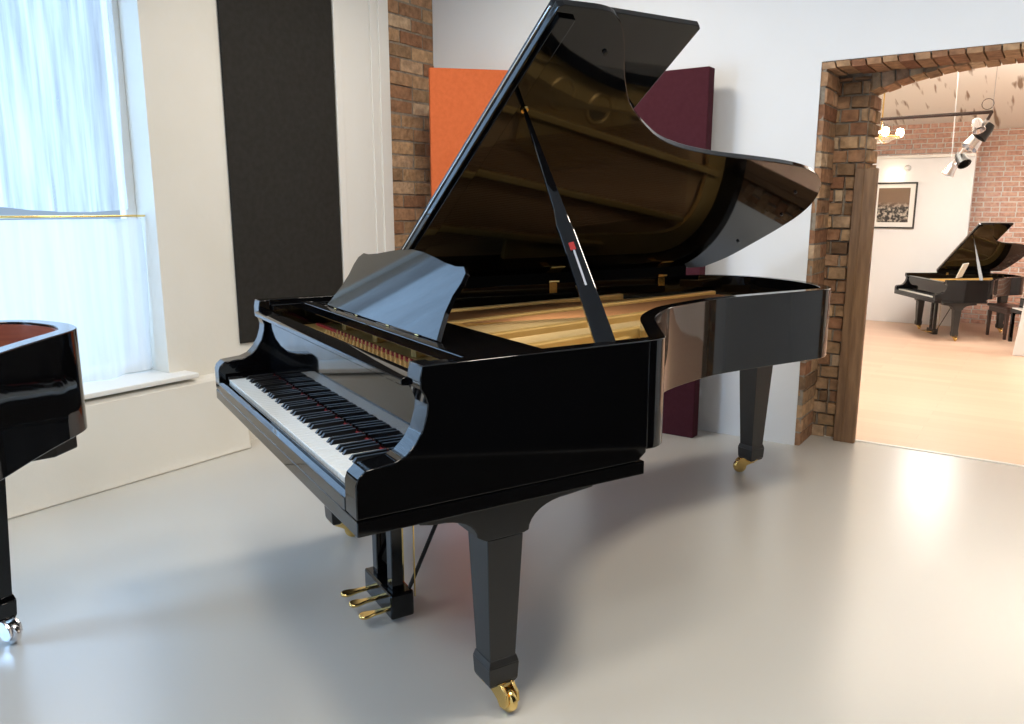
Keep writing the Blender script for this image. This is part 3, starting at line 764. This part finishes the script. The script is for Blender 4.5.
# chandelier-like fitting at the left
c = ray(881,134,10.0)
t = thing('chandelier', 'lit glass chandelier hanging left in the far room near the brick frieze', 'lamp', tuple(c))
bm = B(); tube(bm, [(0,0,0),(0,0,3.2-c.z)], .008, 6); obj('stem', bm, 'brass', t)
bm = B(); 
tube(bm, [V(.20*math.cos(k*PI/8),.20*math.sin(k*PI/8),-.04) for k in range(17)], .012, 6)
for k_ in range(4): tube(bm, [(0,0,0),(.2*math.cos(k_*PI/2),.2*math.sin(k_*PI/2),-.04)], .007, 6)
obj('hoop', bm, 'brass', t)
for k_ in range(4):
    a_ = .4+k_*PI/2; bm = B(); lathe(bm, [(0,-.02),(.03,0),(.042,.04),(.03,.08),(0,.09)], 12, Matrix.Translation((.2*math.cos(a_),.2*math.sin(a_),-.03))); obj('bulb', bm, 'bulb', t, 0, 60)
bm = B(); lathe(bm, [(.08,-.10),(.16,-.05),(.17,-.045)], 20); obj('glass_dish', bm, 'glass', t, 0, 60)
c = ray(891,173,14.0)
t = thing('wall_lamp', 'small glowing picture lamp on the white far wall just above the framed picture', 'lamp', (c.x,YW,c.z))
bm = B(); tube(bm, [(0,-.001,0),(0,-.08,.02),(0,-.10,-.01)], .008, 6); obj('arm', bm, 'brass', t)
bm = B(); lathe(bm, [(0,-.05),(.035,-.03),(.045,0),(.03,.035),(0,.045)], 14, Matrix.Translation((0,-.10,-.03))); obj('bulb', bm, 'bulb', t, 0, 60)
c = ray(908,168,YW)
t = thing('security_camera', 'small round white camera dome on the white far wall right of the lit lamp', 'camera', (c.x,YW,c.z))
bm = B(); lathe(bm, [(0,0),(.05,0),(.05,.02),(.04,.06),(0,.06)], 18, Matrix.Rotation(PI/2,4,'X')); obj('base', bm, 'plastic', t, 0, 40)
bm = B(); lathe(bm, [(0,-.042),(.03,-.03),(.042,0),(.03,.03),(0,.042)], 18, Matrix.Translation((0,-.06,0))); obj('dome', bm, 'plastic', t, 0, 60)

# ------------------------------------------------------------------ light
def area(name, loc, rot, sx, sy, power, col):
    l = bpy.data.lights.new(name, 'AREA'); l.shape = 'RECTANGLE'; l.size = sx; l.size_y = sy; l.energy = power; l.color = col
    o = bpy.data.objects.new(name, l); COL.objects.link(o); o.location = loc; o.rotation_euler = rot
    return o
DAY = (.38,.64,1.0)
area('daylight_window', (-4.30,1.65,1.6), (0,-PI/2,0), 2.1, 1.24, 30, DAY)
area('daylight_window', (-4.22,-1.02,1.33), (0,-PI/2,0), 2.5, 1.7, 215, DAY)
for x, y, p_ in ((-2.6,-.6,25),(-.6,-1.0,33),(-2.4,3.2,38),(-.2,2.6,46),(-.9,.9,26)):
    area('ceiling_lamp', (x,y,H-.03), (0,0,0), .5, .5, p_, (1,.90,.76))
for x, y, p_ in ((-1.8,8.,30),(.9,9.,34),(-1.2,12.2,60),(1.6,12.5,55)):
    area('far_room_lamp', (x,y,2.5), (0,0,0), .6, .6, p_, (1,.95,.88))
for x, y in ((-1.5,8.),(.3,10.5)):
    area('vault_fill_light', (x,y,2.55), (PI,0,0), .6, .6, 215, (1,.95,.87))  # unseen upward lights added to brighten the vault
wd = bpy.data.worlds.new('World'); sc.world = wd; wd.use_nodes = True
wd.node_tree.nodes['Background'].inputs[0].default_value = (.55,.75,1,1); wd.node_tree.nodes['Background'].inputs[1].default_value = .62

# ------------------------------------------------------------------ camera
cam = bpy.data.cameras.new('Camera'); co = bpy.data.objects.new('Camera', cam); COL.objects.link(co)
cam.sensor_width = 36; cam.lens = 783.303*36/1024; cam.clip_start = .05
co.location = (0,0,1.393); co.rotation_euler = (math.radians(90-11.159), math.radians(0), math.radians(34.671))
sc.camera = co
vs = sc.view_settings; sc.display_settings.display_device = 'sRGB'
vs.view_transform = 'Standard'; vs.look = 'None'; vs.exposure = 0.; vs.gamma = 1; vs.use_curve_mapping = False
sc.cycles.max_bounces = 8; sc.cycles.diffuse_bounces = 4; sc.cycles.glossy_bounces = 4; sc.cycles.caustics_reflective = False; sc.cycles.caustics_refractive = False
sc.cycles.use_denoising = True; sc.cycles.sample_clamp_indirect = 6
